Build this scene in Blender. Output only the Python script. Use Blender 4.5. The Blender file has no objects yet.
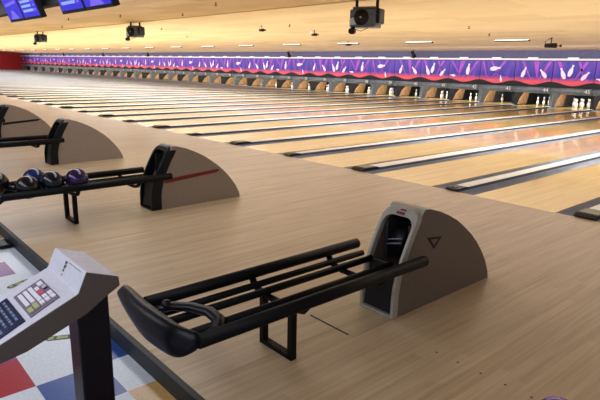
import bpy, bmesh, math, random
from mathutils import Vector, Matrix

S = bpy.context.scene
COL = S.collection
PI = math.pi

# ------------------------------------------------------------------ camera
F_PX, YAW, PITCH, ROLL = 544.78, .848, .244, .0199
CAM = Vector((0, -6.11, 1.5758))
cd = bpy.data.cameras.new('camera'); cam = bpy.data.objects.new('camera', cd); COL.objects.link(cam)
cd.sensor_fit = 'HORIZONTAL'; cd.sensor_width = 36; cd.lens = 36 * F_PX / 600
cd.clip_start = .05; cd.clip_end = 300
fwd = Vector((-math.sin(YAW) * math.cos(PITCH), math.cos(YAW) * math.cos(PITCH), -math.sin(PITCH)))
rt = Vector((math.cos(YAW), math.sin(YAW), 0)); up = rt.cross(fwd)
r2 = math.cos(ROLL) * rt + math.sin(ROLL) * up
u2 = -math.sin(ROLL) * rt + math.cos(ROLL) * up
cam.matrix_world = Matrix(((r2.x, u2.x, -fwd.x, CAM.x), (r2.y, u2.y, -fwd.y, CAM.y), (r2.z, u2.z, -fwd.z, CAM.z), (0, 0, 0, 1)))
S.camera = cam

# ------------------------------------------------------------------ world, lights, exposure
S.view_settings.view_transform = 'Standard'; S.view_settings.look = 'None'
S.view_settings.gamma = 1; S.view_settings.use_curve_mapping = False
S.view_settings.exposure = 0.0
wd = bpy.data.worlds.new('world'); S.world = wd; wd.use_nodes = True
wd.node_tree.nodes['Background'].inputs[0].default_value = (.93, .95, 1, 1)
wd.node_tree.nodes['Background'].inputs[1].default_value = .38

def area(name, loc, rot, sx, sy, power, col=(1, .96, .9), spread=180):
    l = bpy.data.lights.new(name, 'AREA'); l.shape = 'RECTANGLE'; l.size = sx; l.size_y = sy
    l.energy = power; l.color = col; l.spread = math.radians(spread)
    o = bpy.data.objects.new(name, l); COL.objects.link(o); o.location = loc; o.rotation_euler = rot
    return o
R = math.radians
area('approach_light', (-20, -3.2, 2.93), (0, 0, 0), 32, .9, 400, (.94, .96, 1))
area('lane_light', (-9, 4.2, 2.9), (R(12), 0, 0), 22, .5, 520, (1, .98, .95))
area('middle_lane_light', (-9, 9.0, 2.73), (R(0), 0, 0), 22, .5, 420, (1, .98, .95))
area('far_lane_light', (-52, 4.2, 2.9), (R(12), 0, 0), 64, .5, 2700, (.93, .98, 1))
area('far_middle_lane_light', (-52, 9.0, 2.73), (R(0), 0, 0), 64, .5, 2500, (.93, .98, 1))
area('mask_light', (-41, 15.2, 2.2), (R(70), 0, 0), 87, .15, 500, (.96, .98, 1), 120)
area('ceiling_uplight_fill', (-41, 10.5, .9), (R(180), 0, 0), 87, 11, 930, (.97, .98, 1))  # added unseen fill floating low over the lanes, brightens the ceiling from below
area('ceiling_back_uplight_fill', (-28, 0, 1.9), (R(170), 0, 0), 60, 3, 330, (.97, .98, 1))  # added fill above the approach without a real fixture, lifts the near ceiling
area('pin_deck_light', (-41, 17.5, 1.0), (R(25), 0, 0), 87, .1, 1300, (1, .99, .97))
area('concourse_light', (-3, -7.6, 2.9), (R(8), 0, 0), 9, 1.2, 170, (.86, .90, 1))

# ------------------------------------------------------------------ materials
def mat(name, col, rough=.5, metal=0, emit=None, es=0, noise=0, nscale=8, coat=0, spec=.5):
    m = bpy.data.materials.new(name); m.use_nodes = True
    nt = m.node_tree; b = nt.nodes['Principled BSDF']
    b.inputs['Base Color'].default_value = (*col, 1); b.inputs['Roughness'].default_value = rough
    b.inputs['Metallic'].default_value = metal; b.inputs['Coat Weight'].default_value = coat
    b.inputs['Specular IOR Level'].default_value = spec
    if emit: b.inputs['Emission Color'].default_value = (*emit, 1); b.inputs['Emission Strength'].default_value = es
    if noise:
        tc = nt.nodes.new('ShaderNodeTexCoord'); n = nt.nodes.new('ShaderNodeTexNoise'); n.inputs['Scale'].default_value = nscale
        n.inputs['Detail'].default_value = 4
        nt.links.new(tc.outputs['Object'], n.inputs['Vector'])
        r = nt.nodes.new('ShaderNodeValToRGB')
        r.color_ramp.elements[0].position = .3; r.color_ramp.elements[1].position = .7
        r.color_ramp.elements[0].color = (*[c * (1 - noise) for c in col], 1)
        r.color_ramp.elements[1].color = (*[min(1, c * (1 + noise)) for c in col], 1)
        nt.links.new(n.outputs['Fac'], r.inputs['Fac']); nt.links.new(r.outputs['Color'], b.inputs['Base Color'])
    return m

def wood(name, stops, bw, blen, rough, coat, grain=.25, axis=0, amt=1.0):
    """boards bw wide (across `axis`), blen long, colours picked per board, fine grain along the board"""
    m = bpy.data.materials.new(name); m.use_nodes = True
    nt = m.node_tree; N = nt.nodes.new; L = nt.links.new; b = nt.nodes['Principled BSDF']
    tc = N('ShaderNodeTexCoord'); sp = N('ShaderNodeSeparateXYZ'); L(tc.outputs['Object'], sp.inputs[0])
    a, c = (sp.outputs[0], sp.outputs[1]) if axis == 0 else (sp.outputs[1], sp.outputs[0])
    def mth(op, x, y=None):
        n = N('ShaderNodeMath'); n.operation = op
        for i, v in enumerate((x, y)):
            if v is None: continue
            if isinstance(v, (int, float)): n.inputs[i].default_value = v
            else: L(v, n.inputs[i])
        return n.outputs[0]
    row = mth('FLOOR', mth('DIVIDE', a, bw))
    w1 = N('ShaderNodeTexWhiteNoise'); w1.noise_dimensions = '1D'; L(row, w1.inputs['W'])
    ln = mth('FLOOR', mth('ADD', mth('DIVIDE', c, blen), mth('MULTIPLY', w1.outputs['Value'], 7.0)))
    w2 = N('ShaderNodeTexWhiteNoise'); w2.noise_dimensions = '2D'
    cb = N('ShaderNodeCombineXYZ'); L(row, cb.inputs[0]); L(ln, cb.inputs[1]); L(cb.outputs[0], w2.inputs['Vector'])
    mp = N('ShaderNodeMapping'); L(tc.outputs['Object'], mp.inputs[0])
    mp.inputs['Scale'].default_value = (38, 1.3, 1) if axis == 0 else (1.3, 38, 1)
    n = N('ShaderNodeTexNoise'); n.inputs['Scale'].default_value = 1; n.inputs['Detail'].default_value = 5; L(mp.outputs[0], n.inputs['Vector'])
    n2 = N('ShaderNodeTexNoise'); n2.inputs['Scale'].default_value = .55; n2.inputs['Detail'].default_value = 3; L(tc.outputs['Object'], n2.inputs['Vector'])
    f = mth('ADD', mth('MULTIPLY', w2.outputs['Value'], .5 * amt), mth('MULTIPLY', mth('SUBTRACT', n.outputs['Fac'], .5), grain * 4))
    f = mth('ADD', f, mth('MULTIPLY', n2.outputs['Fac'], .5))
    rp = N('ShaderNodeValToRGB'); L(f, rp.inputs['Fac'])
    el = rp.color_ramp.elements
    el[0].position = 0; el[0].color = (*stops[0], 1); el[1].position = 1; el[1].color = (*stops[-1], 1)
    for i, s in enumerate(stops[1:-1]):
        e = el.new((i + 1) / (len(stops) - 1)); e.color = (*s, 1)
    L(rp.outputs['Color'], b.inputs['Base Color'])
    b.inputs['Roughness'].default_value = rough; b.inputs['Coat Weight'].default_value = coat; b.inputs['Coat Roughness'].default_value = .06
    return m

def srgb(r, g, b):
    f = lambda c: (c / 255 / 12.92) if c / 255 <= .04045 else ((c / 255 + .055) / 1.055) ** 2.4
    return (f(r), f(g), f(b))

M = {}
M['approach'] = wood('approach_wood', [srgb(160, 134, 102), srgb(192, 169, 136), srgb(212, 193, 164)], .057, 1.6, .42, 0, .22, amt=.45)
M['lane'] = wood('lane_wood', [srgb(206, 166, 78), srgb(230, 196, 104), srgb(242, 216, 134)], .052, 2.4, .30, .8, .18)
M['hatch'] = wood('hatch_wood', [srgb(158, 134, 100), srgb(185, 164, 129), srgb(204, 188, 156)], .057, 1.6, .42, 0, .22, amt=.45)
M['ceil'] = wood('ceiling_board', [srgb(170, 142, 104), srgb(190, 162, 122), srgb(206, 180, 142)], .6, 2.4, .7, 0, .16, axis=1)
M['ceil_low'] = wood('ceiling_board_low', [srgb(206, 186, 150), srgb(222, 202, 168), srgb(232, 216, 184)], .6, 2.4, .6, 0, .12, axis=1)
M['black'] = mat('black_plastic', (.004, .004, .006), .42, spec=.25)
M['gloss_black'] = mat('black_bumper_plastic', (.004, .005, .009), .36, spec=.25)
M['dark'] = mat('dark_interior', (.010, .010, .012), .7)
M['steel_black'] = mat('black_painted_steel', (.003, .003, .004), .5, spec=.14)
M['gutter'] = mat('gutter_grey', srgb(164, 174, 192), .35, 0, noise=.15, nscale=3)
M['divider'] = mat('divider_white', srgb(238, 238, 236), .5, 0, noise=.06, nscale=5)
M['edge'] = mat('divider_edge_shaded', srgb(84, 92, 112), .4)  # shade on the divider's sides, put into the colour as dark slate
M['cap_top'] = mat('cap_top', srgb(120, 116, 84), .5, noise=.3, nscale=30)
M['white'] = mat('white_paint', srgb(236, 232, 232), .35)
M['slate'] = mat('slate_wall_paint', srgb(84, 82, 122), .6, noise=.08)
M['red'] = mat('red_wall_paint', srgb(176, 26, 44), .6, noise=.06)
M['rail_grey'] = mat('grey_rail_metal', srgb(106, 116, 130), .4, .1, noise=.2, nscale=6)
M['blackwall'] = mat('black_wall_paint', (.012, .012, .014), .8)
M['kick'] = mat('kickback_wood', srgb(196, 150, 104), .5, noise=.25, nscale=7)
M['pin'] = mat('pin_white', srgb(244, 242, 236), .2, coat=.4)
M['pin_red'] = mat('pin_red', srgb(190, 30, 36), .3)
M['trim_light'] = mat('lit_trim', srgb(235, 230, 232), .4, emit=(1, .95, .95), es=.12)
M['lamp'] = mat('fluorescent_tube', (1, 1, 1), .4, emit=(1, .98, .92), es=2.2)
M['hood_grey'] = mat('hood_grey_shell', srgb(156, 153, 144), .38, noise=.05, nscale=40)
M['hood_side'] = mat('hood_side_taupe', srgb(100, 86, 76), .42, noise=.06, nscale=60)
M['hood_taupe'] = mat('hood_taupe_shell', srgb(142, 128, 114), .45, noise=.08, nscale=60)
M['stripe_red'] = mat('dark_red_stripe', srgb(112, 22, 24), .4)
M["label_red"] = mat("red_label", srgb(110, 22, 36), .4)
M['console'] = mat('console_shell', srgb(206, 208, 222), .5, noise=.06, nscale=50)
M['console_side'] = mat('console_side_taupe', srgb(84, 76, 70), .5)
M['keypad'] = mat('keypad_purple_grey', srgb(112, 100, 126), .5)
M['key_white'] = mat('key_white', srgb(226, 228, 238), .4)
M['key_pink'] = mat('key_pink', srgb(190, 84, 116), .4)
M['key_green'] = mat('key_green', srgb(170, 178, 120), .4)
M['lcd'] = mat('dark_display_glass', srgb(30, 44, 78), .15, noise=.3, nscale=20)
M['lcd_text'] = mat('display_characters', srgb(90, 112, 146), .5, emit=(.3, .5, .8), es=.03)
M['tile_white'] = mat('tile_white', srgb(206, 216, 228), .3, noise=.10, nscale=60)
M['tile_red'] = mat('tile_red', srgb(158, 30, 48), .3, noise=.15, nscale=60)
M['tile_blue'] = mat('tile_blue', srgb(40, 76, 150), .3, noise=.2, nscale=60)
M['tile_purple'] = mat('tile_purple', srgb(120, 60, 130), .3, noise=.15, nscale=60)
M['tile_grey'] = mat('tile_grey', srgb(120, 134, 150), .3, noise=.15, nscale=60)
M['tile_tan'] = mat('tile_tan', srgb(206, 166, 104), .3, noise=.12, nscale=60)
M['inlay'] = mat('inlay_green', srgb(150, 160, 96), .4, noise=.4, nscale=90)
M['inlay_dark'] = mat('inlay_outline', srgb(30, 40, 34), .4)
M['riser'] = mat('riser_rubber', srgb(30, 35, 40), .55, noise=.15, nscale=20)
M['screen_blue'] = mat('screen_blue', (0, 0, .02), .2, emit=srgb(52, 44, 214), es=1.0)
M['screen_light'] = mat('screen_light_rows', (0, 0, .02), .2, emit=srgb(150, 176, 240), es=1.0)
M['screen_violet'] = mat('screen_violet', (0, 0, .02), .2, emit=srgb(120, 100, 235), es=1.0)
M['proj_grey'] = mat('projector_grey', srgb(74, 84, 98), .45, noise=.15, nscale=10)
M['proj_light'] = mat('projector_pale', srgb(176, 196, 214), .4)
M['ball_purple'] = mat('ball_purple', srgb(40, 22, 70), .15, coat=.0, noise=.5, nscale=9)
M['ball_teal'] = mat('ball_teal', srgb(8, 18, 26), .15, coat=.0, noise=.5, nscale=9)
M['ball_blue'] = mat('ball_blue', srgb(18, 38, 92), .15, coat=.0, noise=.6, nscale=9)
M['ball_black'] = mat('ball_black', srgb(14, 14, 18), .2)
M['ball_violet'] = mat('ball_violet', srgb(96, 66, 168), .2, noise=.3, nscale=9)

# mask artwork: printed rays of blue and magenta over a red flame band (object Z is height up the panel)
def art_material():
    m = bpy.data.materials.new('mask_artwork'); m.use_nodes = True
    nt = m.node_tree; N = nt.nodes.new; L = nt.links.new; b = nt.nodes['Principled BSDF']
    tc = N('ShaderNodeTexCoord'); sp = N('ShaderNodeSeparateXYZ'); L(tc.outputs['Object'], sp.inputs[0])
    mp = N('ShaderNodeMapping'); L(tc.outputs['Object'], mp.inputs[0]); mp.inputs['Rotation'].default_value = (0, R(38), 0)
    mp.inputs['Scale'].default_value = (1.5, 1, .45)
    n = N('ShaderNodeTexNoise'); n.inputs['Scale'].default_value = 1.3; n.inputs['Detail'].default_value = 2; L(mp.outputs[0], n.inputs['Vector'])
    r = N('ShaderNodeValToRGB'); L(n.outputs['Fac'], r.inputs['Fac'])
    e = r.color_ramp.elements
    e[0].position = .47; e[0].color = (*srgb(44, 32, 150), 1); e[1].position = .70; e[1].color = (*srgb(134, 46, 172), 1)
    x = e.new(.58); x.color = (*srgb(84, 38, 172), 1)
    n3 = N('ShaderNodeTexNoise'); n3.inputs['Scale'].default_value = 5; L(tc.outputs['Object'], n3.inputs['Vector'])
    ad = N('ShaderNodeMath'); ad.operation = 'MULTIPLY_ADD'; L(n3.outputs['Fac'], ad.inputs[0]); ad.inputs[1].default_value = .22; L(sp.outputs[2], ad.inputs[2])
    r2_ = N('ShaderNodeValToRGB'); L(ad.outputs[0], r2_.inputs['Fac'])
    g = r2_.color_ramp.elements; g[0].position = .26; g[0].color = (1, 1, 1, 1); g[1].position = .44; g[1].color = (0, 0, 0, 1)
    mx = N('ShaderNodeMix'); mx.data_type = 'RGBA'; L(r2_.outputs['Color'], mx.inputs[0]); L(r.outputs['Color'], mx.inputs[6]); mx.inputs[7].default_value = (*srgb(226, 80, 98), 1)
    L(mx.outputs[2], b.inputs['Base Color']); b.inputs['Roughness'].default_value = .45
    return m
M['art'] = art_material()
M['art_ray'] = mat('printed_magenta_ray', srgb(158, 56, 186), .45, noise=.25, nscale=3)
M['art_pin'] = mat('printed_pin', srgb(240, 214, 240), .45)

# ------------------------------------------------------------------ helpers
def new_obj(name, bm, mats, parent=None, smooth=False):
    me = bpy.data.meshes.new(name); 
    if smooth:
        for f in bm.faces: f.smooth = True
    bm.normal_update(); bm.to_mesh(me); bm.free()
    for m in (mats if isinstance(mats, (list, tuple)) else [mats]): me.materials.append(m)
    o = bpy.data.objects.new(name, me); COL.objects.link(o)
    if parent: o.parent = parent
    return o
def empty(name, loc, label, cat, group=None, rz=0):
    o = bpy.data.objects.new(name, None); COL.objects.link(o); o.location = loc; o.rotation_euler = (0, 0, rz)
    o.empty_display_size = .1
    return tag(o, label, cat, group)
def tag(o, label, cat, group=None):
    o['label'] = label; o['category'] = cat
    if group: o['group'] = group
    return o
def struct(o): o['kind'] = 'structure'; return o
def box(bm, x0, x1, y0, y1, z0, z1, mi=0, bevel=0, M4=None):
    vs = [bm.verts.new((x, y, z)) for x in (x0, x1) for y in (y0, y1) for z in (z0, z1)]
    fs = []
    for q in ((0, 1, 3, 2), (4, 6, 7, 5), (0, 4, 5, 1), (2, 3, 7, 6), (0, 2, 6, 4), (1, 5, 7, 3)):
        f = bm.faces.new([vs[i] for i in q]); f.material_index = mi; fs.append(f)
    if bevel:
        es = list({e for f in fs for e in f.edges})
        r = bmesh.ops.bevel(bm, geom=es, offset=bevel, segments=2, affect='EDGES', profile=.5)
        vs = list({v for f in r['faces'] for v in f.verts} | {v for v in vs if v.is_valid})
    if M4 is not None:
        for v in {v for v in vs if v.is_valid}: v.co = M4 @ v.co
    return vs
def tube(bm, pts, r, seg=10, mi=0, caps=True, flat=1.0):
    pts = [Vector(p) for p in pts]; rings = []
    rs = r if isinstance(r, (list, tuple)) else [r] * len(pts)
    for i, p in enumerate(pts):
        d = (pts[min(i + 1, len(pts) - 1)] - pts[max(i - 1, 0)]).normalized()
        a = Vector((0, 0, 1)) if abs(d.z) < .9 else Vector((1, 0, 0))
        s = d.cross(a).normalized(); t = s.cross(d).normalized()
        rings.append([bm.verts.new(p + (s * math.cos(2 * PI * k / seg) + t * math.sin(2 * PI * k / seg) * flat) * rs[i]) for k in range(seg)])
    for a, b in zip(rings, rings[1:]):
        for k in range(seg):
            f = bm.faces.new((a[k], a[(k + 1) % seg], b[(k + 1) % seg], b[k])); f.material_index = mi; f.smooth = True
    if caps:
        bm.faces.new(rings[0][::-1]).material_index = mi; bm.faces.new(rings[-1]).material_index = mi
def lathe(bm, prof, seg=16, mi=lambda i: 0, M4=None):
    rings = []
    for (r, z) in prof:
        if r < 1e-5: rings.append([bm.verts.new((0, 0, z))])
        else: rings.append([bm.verts.new((r * math.cos(2 * PI * k / seg), r * math.sin(2 * PI * k / seg), z)) for k in range(seg)])
    for i, (a, b) in enumerate(zip(rings, rings[1:])):
        for k in range(seg):
            k2 = (k + 1) % seg
            if len(a) == 1 and len(b) == 1: continue
            if len(a) == 1: f = bm.faces.new((a[0], b[k2], b[k]))
            elif len(b) == 1: f = bm.faces.new((a[k], a[k2], b[0]))
            else: f = bm.faces.new((a[k], a[k2], b[k2], b[k]))
            f.material_index = mi(i); f.smooth = True
    if M4 is not None:
        for rg in rings:
            for v in rg: v.co = M4 @ v.co
def prism(bm, poly, d0, d1, fn, mi=0, side=None):
    """extrude 2-D polygon; fn(a,b,d)->xyz"""
    A = [bm.verts.new(fn(a, b, d0)) for a, b in poly]; B = [bm.verts.new(fn(a, b, d1)) for a, b in poly]
    f1 = bm.faces.new(A[::-1]); f2 = bm.faces.new(B); f1.material_index = f2.material_index = mi
    n = len(poly)
    for i in range(n):
        f = bm.faces.new((A[i], A[(i + 1) % n], B[(i + 1) % n], B[i])); f.material_index = mi if side is None else side
    return A + B
def bevel_mod(o, w, seg=2):
    m = o.modifiers.new('bevel', 'BEVEL'); m.width = w; m.segments = seg; m.limit_method = 'ANGLE'; m.angle_limit = R(40)
    return o
def copy_tree(o, parent=None):
    c = o.copy(); COL.objects.link(c); c.parent = parent
    for ch in list(o.children): copy_tree(ch, c)
    return c
def text_mesh(name, s, size, m, parent, M4, depth=.003):
    cu = bpy.data.curves.new(name, 'FONT'); cu.body = s; cu.size = size; cu.extrude = depth; cu.align_x = 'CENTER'; cu.align_y = 'CENTER'
    cu.resolution_u = 2
    t = bpy.data.objects.new(name, cu); COL.objects.link(t)
    dg = bpy.context.evaluated_depsgraph_get(); me = bpy.data.meshes.new_from_object(t.evaluated_get(dg))
    bpy.data.objects.remove(t); me.transform(M4); me.materials.clear(); me.materials.append(m)
    o = bpy.data.objects.new(name, me); COL.objects.link(o); o.parent = parent
    return o
ONES = ['', 'first', 'second', 'third', 'fourth', 'fifth', 'sixth', 'seventh', 'eighth', 'ninth', 'tenth', 'eleventh', 'twelfth', 'thirteenth',
        'fourteenth', 'fifteenth', 'sixteenth', 'seventeenth', 'eighteenth', 'nineteenth']
TENS = {2: 'twent', 3: 'thirt', 4: 'fort'}
def ordi(n):
    if n < 20: return ONES[n]
    if n % 10 == 0: return TENS[n // 10] + 'ieth'
    return TENS[n // 10] + 'y-' + ONES[n % 10]
def lane_where(n):
    if n == 45: return 'lane 45'
    if n > 45: return 'the %s lane right of lane 45' % ordi(n - 45)
    return 'the %s lane left of lane 45' % ordi(45 - n)

# ------------------------------------------------------------------ layout numbers
X0, W = -2.2457, 1.6887
XB = lambda k: X0 - W * k                       # lane boundaries; even k carries a ball return
XL, XR = -88.7, 2.4
MASK_Y = 17.3
LZ = -.1                                        # concourse level

# ------------------------------------------------------------------ structure
bm = bmesh.new(); box(bm, XL, XR, -4.91, -.004, LZ - .05, 0)
for x, y in ((-.99, -3.66), (-.9, -3.66), (-.81, -3.66), (-.72, -3.66), (-.635, -3.66)):
    pass
fl = struct(new_obj('floor', bm, M['approach']))
# five approach dots and the foul line strip
bm = bmesh.new()
for k in range(5):
    cx = -1.578 + .140 * k
    vs = [bm.verts.new((cx + .007 * math.cos(a * PI / 6), -3.66 + .007 * math.sin(a * PI / 6), .0008)) for a in range(12)]
    bm.faces.new(vs)
struct(new_obj('trim_dots', bm, M['dark']))
bm = bmesh.new(); box(bm, XL, XR, -.004, .012, LZ, .0015)
struct(new_obj('trim_foul_line', bm, mat('foul_line_strip', srgb(224, 204, 176), .3)))
bm = bmesh.new(); box(bm, XL, XR, -4.945, -4.91, LZ, .003)
struct(new_obj('trim_step_riser', bm, M['riser']))

# concourse tiles
T = .35; tx0, ty0 = -2.82, -5.455
bm = bmesh.new()
tm = [M[k] for k in ('tile_white', 'tile_red', 'tile_blue', 'tile_purple', 'tile_grey', 'tile_tan')]
known = {(-1, 0): 0, (0, 0): 2, (-1, -1): 1, (0, -1): 0, (-1, 1): 2, (0, 1): 0, (1, 0): 0, (1, 1): 5, (2, 1): 5, (1, -1): 2, (-2, -1): 3, (-2, 0): 0, (-3, 0): 0,
         (-4, 0): 0, (-5, 0): 0, (-2, 1): 0, (-3, 1): 0, (-4, 1): 0, (-5, 1): 0, (-6, 0): 3, (-6, 1): 0, (-7, 0): 0, (-7, 1): 0, (-8, 1): 0, (-8, 0): 0}
rnd = random.Random(4)
xs = [XL] + [tx0 + T * i for i in range(-40, 15)] + [XR + .1]; xs = sorted(xs)
ys = sorted([-13.0] + [ty0 + T * j for j in range(-12, 2)] + [-4.945])
vg = {(i, j): bm.verts.new((x, y, LZ)) for i, x in enumerate(xs) for j, y in enumerate(ys)}
for i in range(len(xs) - 1):
    for j in range(len(ys) - 1):
        f = bm.faces.new((vg[i, j], vg[i + 1, j], vg[i + 1, j + 1], vg[i, j + 1]))
        ci = round((xs[i] - tx0) / T); cj = round((ys[j] - ty0) / T)
        big = xs[i + 1] - xs[i] > 1 or ys[j + 1] - ys[j] > 1
        f.material_index = 0 if big else known.get((ci, cj), rnd.choice([0, 0, 0, 1, 2, 2, 3, 5, 0]))
r = bmesh.ops.extrude_face_region(bm, geom=list(bm.faces))
for v in [g for g in r['geom'] if isinstance(g, bmesh.types.BMVert)]: v.co.z -= .04
struct(new_obj('floor_concourse', bm, tm))
# printed floor inlays
for (ix, iy, lab) in ((-4.34, -5.14, 'small green crayon shaped inlay in white floor tile, farther one left of the console'),
                      (-3.27, -5.17, 'small green crayon shaped inlay in white floor tile beside the console post')):
    bm = bmesh.new()
    d = Vector((-.42, .9, 0)).normalized() if ix < -4 else Vector((.42, .9, 0)).normalized(); s = Vector((-d.y, d.x, 0))
    def P(a, b, z): v = Vector((ix, iy, LZ)) + d * a + s * b; return (v.x, v.y, LZ + z)
    prism(bm, [(-.10, -.012), (-.08, -.028), (.07, -.028), (.10, -.006), (.10, .006), (.07, .028), (-.08, .028), (-.10, .012)], .0002, .0015, P, 1)
    prism(bm, [(-.085, -.018), (.06, -.018), (.085, 0), (.06, .018), (-.085, .018)], .0015, .0025, P, 0)
    prism(bm, [(-.05, -.018), (-.035, -.018), (-.035, .018), (-.05, .018)], .0025, .003, P, 1)
    prism(bm, [(.03, -.018), (.045, -.018), (.045, .018), (.03, .018)], .0025, .003, P, 1)
    tag(new_obj('floor_inlay', bm, [M['inlay'], M['inlay_dark']]), lab, 'floor inlay', 'crayon shaped inlays in the floor tiles')

# ceiling: three runs stepping down towards the pins
def ceil_slab(name, pts, m):
    bm = bmesh.new(); th = .06
    poly = [(y, z) for y, z in pts] + [(y, z + th) for y, z in reversed(pts)]
    prism(bm, poly, XL, XR, lambda a, b, d: (d, a, b)); return struct(new_obj(name, bm, m))
ceil_slab('ceiling', [(-13, 3.0), (3.4, 3.0)], M['ceil'])
ceil_slab('ceiling_middle', [(3.4, 3.0), (13.8, 2.6)], M['ceil_low'])
ceil_slab('ceiling_low', [(13.8, 2.6), (17.56, 2.34)], M['ceil_low'])
bm = bmesh.new(); box(bm, XL, XR, 3.36, 3.42, 2.975, 2.998); struct(new_obj('trim_ceiling_crease', bm, M['ceil_low']))
bm = bmesh.new(); box(bm, XL, XR, -2.5, -2.3, 2.58, 3.0)
struct(new_obj('trim_ceiling_beam', bm, M['blackwall']))
# walls
bm = bmesh.new(); box(bm, XL - .1, XL, -13, 20, LZ - .05, 3.1); struct(new_obj('wall_left', bm, M['red']))
bm = bmesh.new(); box(bm, XL, XR, 17.42, 17.56, 1.95, 2.4); struct(new_obj('wall_far', bm, M['slate']))
bm = bmesh.new(); box(bm, XL, XR, 19.75, 19.85, -.3, 2.4); struct(new_obj('wall_pit_back', bm, M['blackwall']))
bm = bmesh.new(); box(bm, XL, XR, 0.012, 19.8, -.32, -.22); struct(new_obj('floor_under_lanes', bm, M['dark']))
# pale pipe trim along the top of the masks, with small lamp lumps
bm = bmesh.new(); tube(bm, [(XL + .05, 17.24, 1.975), (XR, 17.24, 1.975)], .045, 10)
for k in range(51):
    x = XB(k) + .8
    if x > XR - .3: continue
    box(bm, x - .22, x + .22, 17.2, 17.30, 1.99, 2.06, 0, .01)
struct(new_obj('trim_mask_top', bm, M['trim_light']))

# ------------------------------------------------------------------ lanes, gutters, dividers
def lane_mesh():
    bm = bmesh.new(); box(bm, -.522, .522, .012, 19.2, -.1, 0, 0); return bm
lane0 = None
for n in range(-1, 52):
    k = 50 - n
    xc = XB(k) + W / 2
    if xc > XR: continue
    if lane0 is None: lane0 = new_obj('bowling_lane', lane_mesh(), M['lane']); o = lane0
    else: o = lane0.copy(); COL.objects.link(o)
    o.location = (xc, 0, 0)
    tag(o, 'glossy maple bowling lane, %s' % lane_where(n), 'bowling lane', 'bowling lanes running to the pins')

def divider_unit(wide):
    root = empty('lane_divider', (0, 0, 0), '', 'lane divider')
    hw = .317; dw = .088 if not wide else .115
    bm = bmesh.new(); vs = box(bm, -dw, dw, .05, 17.38, -.2, .030, 1)
    box(bm, -dw + .004, dw - .004, .05, 17.38, .030, .034, 0)
    new_obj('divider_cap', bm, [M['divider'], M['edge']], root)
    for s in (-1, 1):
        bm = bmesh.new(); a, b = dw + .002, hw
        prof = []
        for i in range(9):
            t = PI * i / 8
            prof.append(((a + b) / 2 - (b - a) / 2 * math.cos(t), -.008 - .05 * math.sin(t)))
        for y0, y1 in ((.012, 18.3),):
            vs = [[bm.verts.new((s * x, y, z)) for x, z in prof] for y in (y0, y1)]
            for i in range(8):
                f = bm.faces.new((vs[0][i], vs[0][i + 1], vs[1][i + 1], vs[1][i])); f.smooth = True
        o = new_obj('gutter', bm, M['gutter'], root)
        so = o.modifiers.new('thick', 'SOLIDIFY'); so.thickness = .006; so.offset = 0
    bm = bmesh.new()
    if wide:
        prism(bm, [(.0, .0), (.0, .01), (.06, .036), (.34, .036), (.40, .02), (.40, .0)], -.12, .12, lambda a, b, d: (d, a, b))
        box(bm, -.105, .105, .08, .32, .036, .042, 1)
    else:
        prism(bm, [(.0, .0), (.0, .01), (.04, .026), (.24, .026), (.28, .015), (.28, .0)], -.092, .092, lambda a, b, d: (d, a, b))
        box(bm, -.045, .045, .08, .2, .026, .032, 0)
    o = new_obj('foul_sensor', bm, [M['black'], M['cap_top']], root); o.location.z = .012; bevel_mod(o, .008)
    return root
protos = {}
for k in range(-1, 52):
    wide = k % 2 == 0
    if XB(k) > XR: continue
    if wide not in protos: protos[wide] = divider_unit(wide); o = protos[wide]
    else: o = copy_tree(protos[wide])
    o.location = (XB(k), 0, 0)
    o['label'] = '%swhite lane divider along the left side of %s' % ('wide ' if wide else '', lane_where(50 - k))
    if k == -1: o['label'] = 'white capped lane divider at the far right lower corner'
    o['group'] = 'lane dividers between the lanes'; o['category'] = 'lane divider'

# ------------------------------------------------------------------ masks over the pin decks
def pin_outline(cx, cz, ang, h):
    pr = [(0, .0), (.16, .02), (.27, .22), (.30, .38), (.24, .58), (.11, .78), (.10, .86), (.15, .94), (.08, 1.0)]
    pts = [(x * h * .62, (z - .5) * h) for x, z in pr]; pts = pts[1:] + [(-x, z) for x, z in reversed(pts[1:])]
    ca, sa = math.cos(ang), math.sin(ang)
    return [(cx + x * ca - z * sa, cz + x * sa + z * ca) for x, z in pts]
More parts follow.
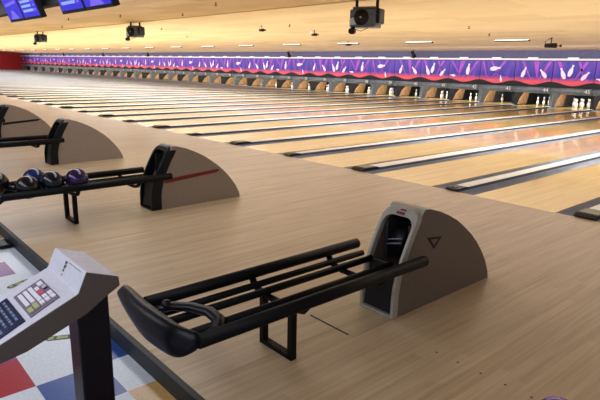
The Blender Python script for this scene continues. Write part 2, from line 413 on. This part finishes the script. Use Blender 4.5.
# per panel kind (lane number mod 4): (cx, cz, lean, height) of the printed pins
PINS = {1: [(-.42, .50, .42, .56), (-.10, .62, -.30, .58), (.48, .42, -.72, .5)],
        0: [(-.42, .52, -.35, .52), (.45, .48, .72, .52)],
        3: [(-.10, .66, 1.25 + PI * 0 - 2.7, .60), (.22, .22, .22, .36)],
        2: [(.20, .60, -.15, .60), (-.62, .30, 1.45, .34)]}
def mask_proto(kind):
    root = empty('pinsetter_mask', (0, 0, 0), '', 'pinsetter mask')
    bm = bmesh.new(); hw = W / 2 - .014
    top = 1.0; prof = []
    for i in range(21):
        x = -hw + 2 * hw * i / 20; prof.append((x, .075 * (1 + math.cos(PI * (x / hw) + PI)) * 0 + .16 - .15 * (math.cos(x / hw * PI) * .5 + .5)))
    poly = prof + [(hw, top), (-hw, top)]
    prism(bm, poly, 0, .02, lambda a, b, d: (a, d, b), 0)
    for (bx, tx, wd_) in {1: ((-.3, -.62, .14), (.1, .5, .12), (.45, .2, .08)), 0: ((-.1, -.5, .10), (.2, .1, .20), (.3, .7, .12)), 3: ((-.5, -.72, .08), (-.2, .35, .12), (.1, -.3, .1)), 2: ((.2, .66, .12), (-.3, -.1, .22), (-.2, -.7, .08))}[kind]:
        prism(bm, [(bx - .02, .27), (bx + .02, .27), (tx + wd_ * .6, .98), (tx - wd_ * .6, .98)], -.0015, .0, lambda a, b, d: (a, d, b), 2)
    for (cx, cz, an, h) in PINS[kind]:
        h *= .86
        prism(bm, pin_outline(cx, cz, an, h), -.004, .0, lambda a, b, d: (a, d, b), 1)
    o = new_obj('art_panel', bm, [M['art'], M['art_pin'], M['art_ray']], root); o.location = (0, 0, .91)
    bm = bmesh.new(); box(bm, -W / 2, W / 2, .03, .10, .80, 1.94)
    new_obj('backing_board', bm, M['blackwall'], root)
    bm = bmesh.new()
    pts = [(-W / 2 + .004, -.03, .70), (W / 2 - .004, -.03, .70)]
    tube(bm, pts, .125, 14, flat=1.05); box(bm, -W / 2, -W / 2 + .03, -.165, .0, .575, .84, 0)
    new_obj('lower_rail', bm, M['rail_grey'], root)
    return root
mp = {}
for n in range(-1, 51):
    k = 50 - n; kind = n % 4
    if kind not in mp: mp[kind] = mask_proto(kind); o = mp[kind]
    else:
        o = copy_tree(mp[kind])
        for ch in list(o.children):
            if ch.name.startswith('lane_number'): bpy.data.objects.remove(ch)
    o.location = (XB(k) + W / 2, MASK_Y, 0)
    sz = .23
    if n > 0: text_mesh('lane_number', str(n), sz, M['white'], o, Matrix.Translation((.715, -.165, .715)) @ Matrix.Rotation(PI / 2, 4, 'X'))
    d = {1: 'three printed pins', 0: 'two printed pins', 3: 'a tumbling printed pin', 2: 'an upright printed pin'}[kind]
    o['label'] = 'purple mask with %s, over %s' % (d, lane_where(n)); o['category'] = 'pinsetter mask'; o['group'] = 'printed masks above the pin decks'

# kickbacks between the decks
kbs = {}
M['kick_pale'] = mat('kickback_pale', srgb(92, 90, 88), .5, noise=.2, nscale=4)
for k in range(-1, 52):
    if XB(k) > XR: continue
    if k % 2 not in kbs:
        kb = kbs[k % 2] = empty('kickback', (0, 0, 0), '', 'kickback')
        bm = bmesh.new(); box(bm, -.05, .05, 17.5, 19.6, -.1, .8, 0); new_obj('side_board', bm, M['blackwall'] if k % 2 == 0 else M['kick_pale'], kb)
        bm = bmesh.new(); prism(bm, [(17.75, .02), (18.55, .02), (18.8, .60), (18.35, .60), (17.95, .3)], .05, .075, lambda a, b, d: (d, a, b)); new_obj('wear_plate', bm, M['kick'], kb)
        bm = bmesh.new(); box(bm, -.06, .06, 17.42, 17.5, .0, .58, 0, .01); new_obj('front_post', bm, M['blackwall'] if k % 2 == 0 else M['rail_grey'], kb)
        o = kb
    else: o = copy_tree(kbs[k % 2])
    o.location = (XB(k), 0, 0); o['category'] = 'kickback'; o['group'] = 'kickbacks beside the pin decks'
    o['label'] = ('black' if k % 2 == 0 else 'grey') + ' kickback with tan plate, left of %s' % lane_where(50 - k)

# pins
def pin_mesh():
    P = [(0, 0), (.026, 0), (.029, .01), (.041, .05), (.058, .10), (.0605, .115), (.056, .16), (.040, .21), (.030, .235), (.0245, .25), (.0228, .262), (.0235, .275), (.029, .31), (.0323, .343), (.028, .366), (.015, .378), (0, .381)]
    bm = bmesh.new(); lathe(bm, P, 12, lambda i: 1 if i in (8, 10) else 0); return bm
POS = {1: (0, 0, 'head pin'), 2: (-.152, .264, 'left second row pin'), 3: (.152, .264, 'right second row pin'),
       4: (-.305, .528, 'left third row pin'), 5: (0, .528, 'middle third row pin'), 6: (.305, .528, 'right third row pin'),
       7: (-.457, .792, 'far left back row pin'), 8: (-.152, .792, 'inner left back row pin'), 9: (.152, .792, 'inner right back row pin'), 10: (.457, .792, 'far right back row pin')}
pin0 = None; rnd = random.Random(11)
for n in range(50, -2, -1):
    k = 50 - n; xc = XB(k) + W / 2
    if xc > -6: continue
    if n in (45, 46, 41, 36, 33, 28): st = list(POS)
    elif n in (44, 42): st = [10, 9, 3, 1]
    elif n == 43: st = [7]
    else: st = list(POS) if rnd.random() < .5 else rnd.sample(list(POS), rnd.choice([2, 3, 4]))
    for p in st:
        if pin0 is None: pin0 = new_obj('bowling_pin', pin_mesh(), [M['pin'], M['pin_red']]); o = pin0
        else: o = pin0.copy(); COL.objects.link(o)
        dx, dy, w = POS[p]; o.location = (xc + dx, 18.05 + dy, 0)
        tag(o, 'white %s on %s' % (w, lane_where(n)), 'bowling pin', 'bowling pins on the decks')

# ------------------------------------------------------------------ ceiling fixtures
t0 = None; j = 0
for k in range(18):
    x = -10.7 - 4.2 * k
    if t0 is None:
        t0 = empty('fluorescent_fixture', (0, 0, 0), '', 'ceiling light')
        bm = bmesh.new(); box(bm, -.68, .68, -.05, .05, -.045, 0, 0, .006); new_obj('housing', bm, M['dark'], t0)
        bm = bmesh.new(); tube(bm, [(-.66, -.065, .015), (.66, -.065, .015)], .022, 8); new_obj('fluorescent_tube', bm, M['lamp'], t0)
        o = t0
    else: o = copy_tree(t0)
    o.location = (x, 13.66, 2.594); o['category'] = 'ceiling light'; o['group'] = 'slim lights in a row on the low ceiling'
    o['label'] = 'slim white fluorescent fixture on low ceiling, %s counted from the right' % ordi(k + 1)

# projectors hung at the ceiling crease
def projector():
    t = empty('ceiling_projector', (0, 0, 0), '', 'projector')
    bm = bmesh.new(); box(bm, -.30, .30, -.22, .22, -.52, -.14, 0, .03); box(bm, -.26, .26, -.16, .16, -.14, -.08, 0, .02); new_obj('housing', bm, M['proj_grey'], t)
    bm = bmesh.new()
    for r_, d in ((.17, .02), (.12, .035), (.05, .05)):
        lathe(bm, [(0, d), (r_, d), (r_, 0)], 20, M4=Matrix.Translation((-.02, -.22, -.31)) @ Matrix.Rotation(PI / 2, 4, 'X'))
    new_obj('fan_grille', bm, M['black'], t)
    bm = bmesh.new(); lathe(bm, [(0, .075), (.016, .07), (.02, .05)], 10, M4=Matrix.Translation((-.02, -.22, -.31)) @ Matrix.Rotation(PI / 2, 4, 'X')); new_obj('fan_hub', bm, M['proj_light'], t)
    bm = bmesh.new(); prism(bm, [(-.29, -.34), (-.16, -.30), (-.14, -.46), (-.29, -.47)], -.235, -.22, lambda a, b, d: (a, d, b)); new_obj('side_vent', bm, M['proj_light'], t)
    bm = bmesh.new(); tube(bm, [(-.22, -.18, -.5), (-.22, -.18, -.60)], .05, 12); tube(bm, [(-.22, -.15, -.60), (-.22, -.30, -.60)], .065, 14); new_obj('lens', bm, M['black'], t)
    bm = bmesh.new(); box(bm, .30, .38, -.18, .18, -.44, -.12, 0, .03); new_obj('lamp_cover', bm, M['black'], t)
    bm = bmesh.new(); tube(bm, [(-.16, -.2, -.56), (-.02, -.22, -.60), (.1, -.1, -.53)], .008, 6); new_obj('cable', bm, M['black'], t)
    for s in (-.22, .26):
        bm = bmesh.new(); box(bm, s - .03, s + .03, -.02, .02, -.14, .075); new_obj('hanger', bm, M['black'], t)
    return t
pj = projector()
for i, (x, lab) in enumerate(((-8.62, 'large dark grey projector hung from the ceiling, nearest one at top centre'), (-20.3, 'smaller looking grey projector hung left of centre beyond the monitors'),
                              (-31.8, 'tiny dark grey projector farthest left under the monitors'))):
    o = pj if i == 0 else copy_tree(pj)
    o.location = (x, 3.33, 2.97 - (.03 if i else .06)); o.scale = (1, 1, 1) if i == 0 else (.9, .9, .95); o.rotation_euler = (0, 0, R(22)); o['label'] = lab; o['category'] = 'projector'; o['group'] = 'projectors under the ceiling'

# small lamp cannons and hooks
def cz(y): return 3.0 if y < 3.4 else (3.0 - .4 * (y - 3.4) / 10.4 if y < 13.8 else 2.6 - .26 * (y - 13.8) / 3.76)
def cannon(name, x, y, label, s=1.0, pale=False, rz=0):
    t = empty(name, (x, y, cz(y)), label, 'ceiling lamp', 'small black lamps on the lower ceiling', rz); t.scale = (s, s, s)
    bm = bmesh.new(); tube(bm, [(-.2, 0, -.26), (.18, 0, -.26)], [.07, .085], 14); new_obj('lamp_barrel', bm, M['black'], t)
    bm = bmesh.new(); lathe(bm, [(0, -.05), (.035, -.035), (.05, 0), (.035, .035), (0, .05)], 12, M4=Matrix.Translation((.33, 0, -.27))); tube(bm, [(.18, 0, -.26), (.3, 0, -.27)], .012, 6); new_obj('lamp_knob', bm, mat('dark_red_knob', srgb(70, 40, 44), .5) if not pale else M['black'], t)
    bm = bmesh.new(); tube(bm, [(-.18, 0, -.24), (-.22, 0, -.12), (-.1, 0, -.06), (.02, 0, 0)], .012, 6); tube(bm, [(0, 0, -.2), (0, 0, 0)], .015, 6); new_obj('cable', bm, M['black'], t)
    if pale:
        bm = bmesh.new(); box(bm, -.34, -.02, -.08, .08, -.2, -.02, 0, .02); new_obj('transformer_box', bm, M['white'], t)
    return t
cannon('ceiling_lamp', -8.95, 13.1, 'black cylinder lamp with cord on low ceiling at the far right', 1.0)
cannon('ceiling_lamp', -21.9, 4.0, 'black lamp with white box on ceiling between two far projectors', 1.3, True, R(-25))
cannon('ceiling_lamp', -16.2, 6.2, 'small black lamp with long loose cord near the middle of the ceiling', .62)
cannon('ceiling_lamp', -15.6, 8.2, 'small lamp with white box left of the nearest projector', .62, True)
cannon('ceiling_lamp', -18.0, 12.5, 'flat small black lamp below the lamp with white box', .62)
hk = None
for i, px_x in enumerate((-17.6, -27.3, -46.9, -57.0, -68.9, -77.5)):
    if hk is None:
        hk = empty('hanging_spotlight', (0, 0, 0), '', 'spotlight')
        bm = bmesh.new(); tube(bm, [(0, 0, 0), (0, 0, -.14)], .02, 8); new_obj('bracket', bm, M['black'], hk)
        bm = bmesh.new(); tube(bm, [(-.10, .0, -.10), (.12, -.05, -.34)], [.07, .11], 12); new_obj('spot_barrel', bm, M['black'], hk)
        o = hk
    else: o = copy_tree(hk)
    o.location = (px_x, 16.8, cz(16.8)); o['category'] = 'spotlight'; o['group'] = 'black spotlights above the masks'
    o['label'] = 'small black spotlight hanging above the masks, %s from the right' % ordi(i + 1)
rnd = random.Random(3); sp0 = None
for i, (x, y) in enumerate(((-9.6, 9.0), (-14.9, 6.4), (-15.4, 2.6), (-17.6, 1.6), (-12.0, 1.6), (-20.6, 1.0), (-25.5, 2.4), (-21.8, 5.2), (-24.6, 8.0), (-10.2, 11.2))):
    if sp0 is None:
        bm = bmesh.new(); lathe(bm, [(0, -.075), (.04, -.07), (.04, -.062), (.012, -.055), (.016, -.01), (.035, 0)], 10); sp0 = new_obj('ceiling_sprinkler', bm, M['dark']); o = sp0
    else: o = sp0.copy(); COL.objects.link(o)
    o.location = (x, y, cz(y)); tag(o, 'tiny dark sprinkler head under the pale ceiling', 'sprinkler', 'sprinkler heads scattered over the ceiling')

# ------------------------------------------------------------------ overhead monitors
def monitor(x, style, label):
    t = empty('overhead_monitor', (x, -2.66, 2.335), label, 'monitor', 'score monitors hung in pairs'); w, h = .545, .66
    Mt = Matrix.Rotation(R(20), 4, 'X')
    bm = bmesh.new(); box(bm, -w, w, 0, .10, 0, h, 0, .012, Mt); new_obj('bezel', bm, M['black'], t)
    bm = bmesh.new(); box(bm, -w + .05, w - .05, -.004, .0, .055, h - .05, 0, 0, Mt)
    if style == 0:
        prism(bm, [(-.3, .06), (.25, .06), (.06, .2), (-.14, .24)], -.006, -.004, lambda a, b, d: Mt @ Vector((a, d, b)), 2)
        prism(bm, [(-.4, .32), (.4, .36), (.4, .42), (-.4, .38)], -.006, -.004, lambda a, b, d: Mt @ Vector((a, d, b)), 2)
    else:
        for q in range(5): box(bm, -.40, .24 - .05 * (q % 2), -.006, -.004, .15 + q * .088, .20 + q * .088, 1, 0, Mt)
        for q in range(5): box(bm, .30, .42, -.006, -.004, .15 + q * .088, .20 + q * .088, 2, 0, Mt)
    new_obj('screen', bm, [M['screen_blue'], M['screen_light'], M['screen_violet']], t)
    bm = bmesh.new(); box(bm, -.04, .04, .06, .10, .35, .63); new_obj('mount', bm, M['black'], t)
    return t
monitor(-13.02, 0, 'blue lit score monitor, left one of the far left pair')
monitor(-11.93, 1, 'blue score monitor with pale rows, right one of the far left pair')
monitor(-9.70, 1, 'blue score monitor with pale patches, left one of the nearer pair at top')
monitor(-8.60, 0, 'blue lit score monitor, right one of the nearer pair at top')

# ------------------------------------------------------------------ ball return hoods
ARC = [(-3.545, 0), (-3.543, .2), (-3.502, .4), (-3.43, .53), (-3.345, .64), (-3.31, .672), (-3.27, .684), (-3.22, .683), (-3.10, .648), (-2.99, .602), (-2.885, .55), (-2.79, .488), (-2.69, .415), (-2.60, .335), (-2.52, .248), (-2.45, .155), (-2.40, .06), (-2.385, 0)]
def front_y(z): return -3.545 + .215 * max(0, (z - .15) / .51) ** 1.6
def hood(x, label, near, shell, side, stripe=None):
    t = empty('ball_return_hood', (x, 0, 0), label, 'ball return', 'ball return hoods along the approach')
    hw = .138
    bm = bmesh.new()
    prof = [(y + (.04 if i < 5 else (.03 if i == 5 else 0)), z) for i, (y, z) in enumerate(ARC)]
    A = [bm.verts.new((-hw, y, z)) for y, z in prof]; B = [bm.verts.new((hw, y, z)) for y, z in prof]
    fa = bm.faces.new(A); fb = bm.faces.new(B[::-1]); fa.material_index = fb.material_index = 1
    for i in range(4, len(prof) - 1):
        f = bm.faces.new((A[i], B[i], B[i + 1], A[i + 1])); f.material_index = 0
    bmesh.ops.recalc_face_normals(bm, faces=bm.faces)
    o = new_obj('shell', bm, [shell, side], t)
    so = o.modifiers.new('thick', 'SOLIDIFY'); so.thickness = .012; so.offset = -1
    bevel_mod(o, .012, 3)
    # front frame: rounded arch outline with rounded opening, following the leaning front
    def outline(w, top, rad, n=8, bot=0.0):
        p = [(-w, bot + (top - rad - bot) * q / 8) for q in range(8)]
        for i in range(n + 1):
            a = PI - PI / 2 * i / n; p.append((-w + rad + rad * math.cos(a), top - rad + rad * math.sin(a)))
        for i in range(n + 1):
            a = PI / 2 - PI / 2 * i / n; p.append((w - rad + rad * math.cos(a), top - rad + rad * math.sin(a)))
        return p + [(w, bot + (top - rad - bot) * q / 8) for q in range(7, -1, -1)]
    ow = .145 if near else .148
    Lf = .69
    out = outline(ow, Lf, .075); inn = outline(ow - (.026 if near else .026), Lf - (.055 if near else .05), .065, bot=.02)
    ang = math.atan2(.18, .66); depth = .055 if near else .12
    def FP(a, s, d): return (a, front_y(s * .985) + d, s * .985)
    bm = bmesh.new(); n = len(out)
    vo0 = [bm.verts.new(FP(a, s, 0)) for a, s in out]; vi0 = [bm.verts.new(FP(a, s, 0)) for a, s in inn]
    vo1 = [bm.verts.new(FP(a, s, depth)) for a, s in out]; vi1 = [bm.verts.new(FP(a, s, depth)) for a, s in inn]
    for i in range(n):
        j2 = (i + 1) % n
        bm.faces.new((vo0[i], vo0[j2], vi0[j2], vi0[i])); bm.faces.new((vo1[j2], vo1[i], vi1[i], vi1[j2]))
        bm.faces.new((vo0[j2], vo0[i], vo1[i], vo1[j2])); bm.faces.new((vi0[i], vi0[j2], vi1[j2], vi1[i]))
    bmesh.ops.recalc_face_normals(bm, faces=bm.faces)
    o = new_obj('front_frame', bm, M['hood_grey'] if near else M['gloss_black'], t); bevel_mod(o, .010, 3)
    # dark throat behind, lower access panel
    bm = bmesh.new(); prism(bm, inn, .03, .05, FP); 
    bm.faces.ensure_lookup_table()
    bm.free()
    bm = bmesh.new(); prism(bm, [(-3.20, .03), (-3.10, .60), (-2.95, .55), (-2.95, .03)], -hw + .02, hw - .02, lambda a, b, d: (d, a, b)); new_obj('throat_back', bm, M['dark'], t)
    bm = bmesh.new(); prism(bm, [(-ow + .032, .03), (ow - .032, .03), (ow - .032, .35), (-ow + .032, .35)], .012, .03, FP); o = new_obj('lower_panel', bm, M['black'], t); bevel_mod(o, .006)
    for s in (-1, 1):
        bm = bmesh.new(); box(bm, s * .095 - .012, s * .095 + .012, -3.36, -3.12, .32, .58); new_obj('throat_side', bm, M['dark'], t)
    bm = bmesh.new(); tube(bm, [(-.05, -3.27, .44), (.05, -3.27, .44)], .10, 20); new_obj('lift_wheel', bm, M['black'], t)
    if near:
        bm = bmesh.new(); tube(bm, [(-.06, -3.38, .46), (.05, -3.38, .49)], .006, 6); tube(bm, [(-.06, -3.385, .43), (.05, -3.385, .46)], .006, 6); new_obj('guard_bar', bm, M['rail_grey'], t)
        bm = bmesh.new(); prism(bm, [(-3.231, .489), (-3.142, .394), (-3.061, .469)], hw, hw + .002, lambda a, b, d: (d, a, b)); new_obj('triangle_emblem', bm, M['black'], t)
        bm = bmesh.new(); prism(bm, [(-3.185, .469), (-3.145, .42), (-3.10, .459)], hw + .002, hw + .0025, lambda a, b, d: (d, a, b)); new_obj('emblem_centre', bm, M['hood_side'], t)
        bm = bmesh.new(); prism(bm, [(-.035, .648), (.03, .648), (.03, .664), (-.035, .664)], -.004, .0, FP); prism(bm, [(-.02, .672), (.035, .672), (.03, .682), (-.01, .682)], -.003, .0, FP); new_obj('maker_label', bm, M['label_red'], t)
    if stripe:
        bm = bmesh.new(); prism(bm, [(-3.38, .33), (-2.72, .375), (-2.66, .36), (-2.72, .335), (-3.38, .285)], hw, hw + .003, lambda a, b, d: (d, a, b)); new_obj('side_stripe', bm, stripe, t)
    return t
BRX = [-2.14, -5.47, -8.84, -12.25]
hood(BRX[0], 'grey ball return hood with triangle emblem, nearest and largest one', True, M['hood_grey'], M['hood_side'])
hood(BRX[1], 'taupe ball return hood with black front and red side stripe', False, M['hood_taupe'], M['hood_taupe'], M['stripe_red'])
hood(BRX[2], 'plain taupe ball return hood with black front, without stripe', False, M['hood_taupe'], M['hood_taupe'])
hood(BRX[3], 'taupe ball return hood with dark stripe cut by the left picture edge', False, M['hood_taupe'], M['hood_taupe'], M['black'])

# ------------------------------------------------------------------ ball racks
def rack():
    t = empty('ball_rack', (0, 0, 0), '', 'ball rack')
    for s in (-1, 1):
        bm = bmesh.new(); tube(bm, [(s * .255, -5.0, .385), (s * .255, -3.40 + .04 * s, .385)], .034, 14); new_obj('outer_rail', bm, M['steel_black'], t)
        bm = bmesh.new(); tube(bm, [(s * .085, -4.98, .335), (s * .085, -3.48, .335)], .022, 10); new_obj('inner_rail', bm, M['steel_black'], t)
    bm = bmesh.new(); tube(bm, [(-.20, -4.98, .33), (-.20, -3.44, .33)], .02, 10); new_obj('side_rail', bm, M['steel_black'], t)
    for y in (-4.34, -3.72):
        bm = bmesh.new(); tube(bm, [(-.255, y, .37), (-.21, y, .315), (-.12, y, .295), (.12, y, .295), (.21, y, .315), (.255, y, .37)], .022, 8, flat=.8); new_obj('cross_bracket', bm, M['steel_black'], t)
    bm = bmesh.new()
    for x in (-.125, .125): box(bm, x - .016, x + .016, -4.365, -4.325, 0, .30)
    box(bm, -.141, .141, -4.365, -4.325, 0, .028); new_obj('floor_stand', bm, M['steel_black'], t)
    # end bumper: closed loft across X
    bm = bmesh.new(); rings = []; nx = 24
    for i in range(nx + 1):
        u = -1 + 2 * i / nx; x = -.105 + .355 * u
        e = (1 - abs(u) ** 10) ** .5 if abs(u) < 1 else 0
        t_ = min(1, max(0, (u + .75) / 1.0)); t_ = t_ * t_ * (3 - 2 * t_)
        top = .44 - .02 * max(0, u) ** 2
        dpt = .045 + .070 * t_ - .03 * max(0, (u - .7) / .3) ** 2
        bend = .05 * max(0, (u - .6) / .4) ** 2
        yb = -5.0 + .02 * u * u + bend; yf = yb - .12 + .03 * u * u
        e = max(e, .55)
        zc = top - .03; h1 = .035 * e
        ring = []
        sec = [(yf + .012, zc - dpt * e), (yf - .0, zc - dpt * .5 * e), (yf + .01, zc), (yf + .035, zc + h1 * .8), ((yf + yb) / 2, zc + h1), (yb - .03, zc + h1 * .7), (yb, zc - .01), (yb - .015, zc - .05 * e), (yb - .05, zc - dpt * .8 * e), ((yf + yb) / 2 - .02, zc - dpt * 1.05 * e)]
        for (y, z) in sec: ring.append(bm.verts.new((x, y, z)))
        rings.append(ring)
    for a, b in zip(rings, rings[1:]):
        for q in range(len(a)):
            bm.faces.new((a[q], a[(q + 1) % len(a)], b[(q + 1) % len(a)], b[q])).smooth = True
    bm.faces.new(rings[0]); bm.faces.new(rings[-1][::-1]); bmesh.ops.recalc_face_normals(bm, faces=bm.faces)
    o = new_obj('end_bumper', bm, M['gloss_black'], t); sb = o.modifiers.new('sub', 'SUBSURF'); sb.levels = sb.render_levels = 1
    bm = bmesh.new()
    pts = [(-.17, -5.0, .375), (-.12, -4.92, .395), (-.04, -4.86, .40), (.06, -4.82, .40), (.14, -4.82, .39), (.19, -4.86, .375), (.195, -4.93, .36)]
    tube(bm, pts, [.026, .03, .032, .034, .034, .03, .026], 12, flat=.7); new_obj('ball_stop', bm, M['gloss_black'], t)
    bm = bmesh.new(); lathe(bm, [(0, .03), (.02, .022), (.026, 0)], 12, M4=Matrix.Translation((-.13, -4.95, .405))); new_obj('mounting_knob', bm, M['black'], t)
    return t
rk = rack()
for i, (x, lab) in enumerate(zip(BRX, ('empty black tube ball rack in the foreground reaching the nearest hood', 'black tube ball rack carrying the dark bowling balls',
                                        'empty black ball rack behind the one carrying balls', 'black ball rack cut by the left edge, farthest back'))):
    o = rk if i == 0 else copy_tree(rk)
    o.location = (x - .03 if i == 0 else x, 0, 0); o['label'] = lab; o['category'] = 'ball rack'; o['group'] = 'black tube ball racks'

# ------------------------------------------------------------------ bowling balls
def ball(x, y, z, m, label):
    t = empty('bowling_ball', (x, y, z), label, 'bowling ball', 'bowling balls')
    bm = bmesh.new(); bmesh.ops.create_uvsphere(bm, u_segments=32, v_segments=20, radius=.108); new_obj('ball_body', bm, m, t, True)
    bm = bmesh.new()
    for a, b in ((.28, 1.15), (.62, 1.15), (.45, .75)):
        d = Vector((math.cos(b) * math.sin(a), -math.cos(b) * math.cos(a) * .8, math.sin(b))).normalized()
        q = d.to_track_quat('Z', 'Y').to_matrix().to_4x4()
        lathe(bm, [(0, .1085), (.011, .1082), (.012, .106)], 10, M4=q)
    new_obj('finger_hole', bm, M['dark'], t)
    return t
bz = .445
ball(BRX[1] + .135, -4.31, bz, M['ball_purple'], 'deep purple bowling ball, rightmost on the rack')
ball(BRX[1] + .135, -4.54, bz, M['ball_teal'], 'dark teal bowling ball next to the purple one on the rack')
ball(BRX[1] - .10, -4.63, bz, M['ball_blue'], 'blue bowling ball at the back of the rack cluster')
ball(BRX[1] + .135, -4.76, bz - .02, M['ball_black'], 'black bowling ball, leftmost in front on the rack')
ball(BRX[1] - .10, -4.96, bz, M['ball_black'], 'black bowling ball mostly hidden behind the leftmost one')
ball(-.785, -3.922, .1085, M['ball_violet'], 'violet bowling ball on the approach at the bottom picture edge')

# ------------------------------------------------------------------ floor hatch
bm = bmesh.new(); box(bm, -2.40, -2.0, -3.895, -3.52, .0, .0015)
box(bm, -2.38, -2.04, -3.907, -3.895, .0, .0016, 1)
tag(new_obj('floor_hatch', bm, [M['hatch'], M['dark']]), 'thin wooden access hatch in the floor before the nearest hood', 'floor hatch')

# ------------------------------------------------------------------ scoring console
def console(x, label):
    t = empty('scoring_console', (x, -5.4, LZ), label, 'scoring console'); 
    oy, oz = 5.4, -LZ
    def fn(a, b, d): return (d, a + oy, b + oz)
    X1, X2 = 0, -.365          # local: right face at 0
    uy, uz = -.92434, -.38158
    PX = (-5.466, .709); end = .42
    tip = (PX[0] + uy * end, PX[1] + uz * end)
    prof = [(-5.429, .79), (-5.302, .742), (-5.298, .700), (-5.342, .676), (-5.44, .615), (-5.66, .534), (tip[0] + .0, tip[1] - .05), tip, PX]
    bm = bmesh.new(); vs = prism(bm, prof, X2, X1, fn, 1, 0)
    bmesh.ops.recalc_face_normals(bm, faces=bm.faces)
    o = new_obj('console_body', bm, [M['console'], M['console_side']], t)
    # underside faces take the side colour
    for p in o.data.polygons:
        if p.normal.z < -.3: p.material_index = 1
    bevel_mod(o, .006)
    # frame on the plate: local (a = x from right face, s = down the slope)
    def PL(a, s, d):
        return (a, PX[0] + uy * s - .38158 * d * 1 + oy, PX[1] + uz * s + .92434 * d + oz)
    bm = bmesh.new(); prism(bm, [(-.29, .052), (-.058, .052), (-.044, .175), (-.275, .175)], .0, .004, PL)
    kp = new_obj('keypad', bm, M['keypad'], t)
    def key(a0, a1, s0, s1, m):
        bm = bmesh.new(); prism(bm, [(a0, s0), (a1, s0), (a1, s1), (a0, s1)], .004, .010, PL); new_obj('key', bm, M[m], kp)
    for i in range(3): key(-.258 + .004 * i, -.135 + .004 * i, .103 + i * .022, .119 + i * .022, 'key_white')
    key(-.262, -.225, .060, .080, 'key_white'); key(-.232, -.200, .084, .099, 'key_white'); key(-.195, -.150, .080, .099, 'key_pink')
    for i in range(3):
        for j in range(3):
            if i + j: key(-.178 + i * .036, -.148 + i * .036, .058 + j * .022, .075 + j * .022, 'key_white') if i else key(-.214, -.186, .058, .075, 'key_white')
    key(-.105, -.065, .150, .168, 'key_green'); key(-.118, -.070, .126, .144, 'key_green')
    bm = bmesh.new(); prism(bm, [(-.300, .195), (-.045, .195), (-.03, .33), (-.285, .33)], .0, .005, PL); lc = new_obj('display', bm, M['lcd'], t)
    bm = bmesh.new(); rn = random.Random(5)
    for i in range(5):
        a = -.275
        while a < -.08:
            wd_ = rn.uniform(.008, .03); prism(bm, [(a, .21 + i * .022), (a + wd_, .21 + i * .022), (a + wd_, .219 + i * .022), (a, .219 + i * .022)], .005, .0056, PL); a += wd_ + .008
    new_obj('display_text', bm, M['lcd_text'], lc)
    # logo marks on the small upright face
    ay, az = (-5.466 + 5.429), (.709 - .79); ll = math.hypot(ay, az); ay /= ll; az /= ll
    def FC(a, s, d): return (a, -5.429 + ay * s + az * d + oy, .79 + az * s - ay * d + oz)
    bm = bmesh.new()
    for a, b in ((.014, .026), (.030, .044), (.048, .058), (.070, .074)): prism(bm, [(-.205, a), (-.192, a), (-.192, b), (-.205, b)], .0, .0015, FC)
    for a, b in ((.014, .022), (.026, .040)): prism(bm, [(-.188, a), (-.184, a), (-.184, b), (-.188, b)], .0, .0015, FC)
    prism(bm, [(-.17, .012), (-.04, .012), (-.04, .014), (-.17, .014)], .0, .001, FC)
    new_obj('face_marks', bm, M['console_side'], t)
    bm = bmesh.new(); box(bm, -.185, -.065, -5.455 + oy, -5.325 + oy, .0, .66 + oz, 0, .006); new_obj('post', bm, M['black'], t)
    bm = bmesh.new(); box(bm, -.27, -.02, -5.52 + oy, -5.26 + oy, 0.0005, .02, 0, .004); new_obj('base_plate', bm, M['black'], t)
    return t
console(-2.0, 'pale grey scoring console with keypad on a black post at lower left')

# dark cable cover under the rack ends
for x, lab in ((-5.34, 'low black cable cover on the tiles at the left picture edge'), (-2.02, 'low black cable cover at the step below the foreground rack end')):
    bm = bmesh.new(); box(bm, x - .14, x + .08, -5.06, -4.95, LZ, LZ + .035, 0, .01)
    tag(new_obj('cable_cover', bm, M['black']), lab, 'cable cover', 'cable covers by the step')
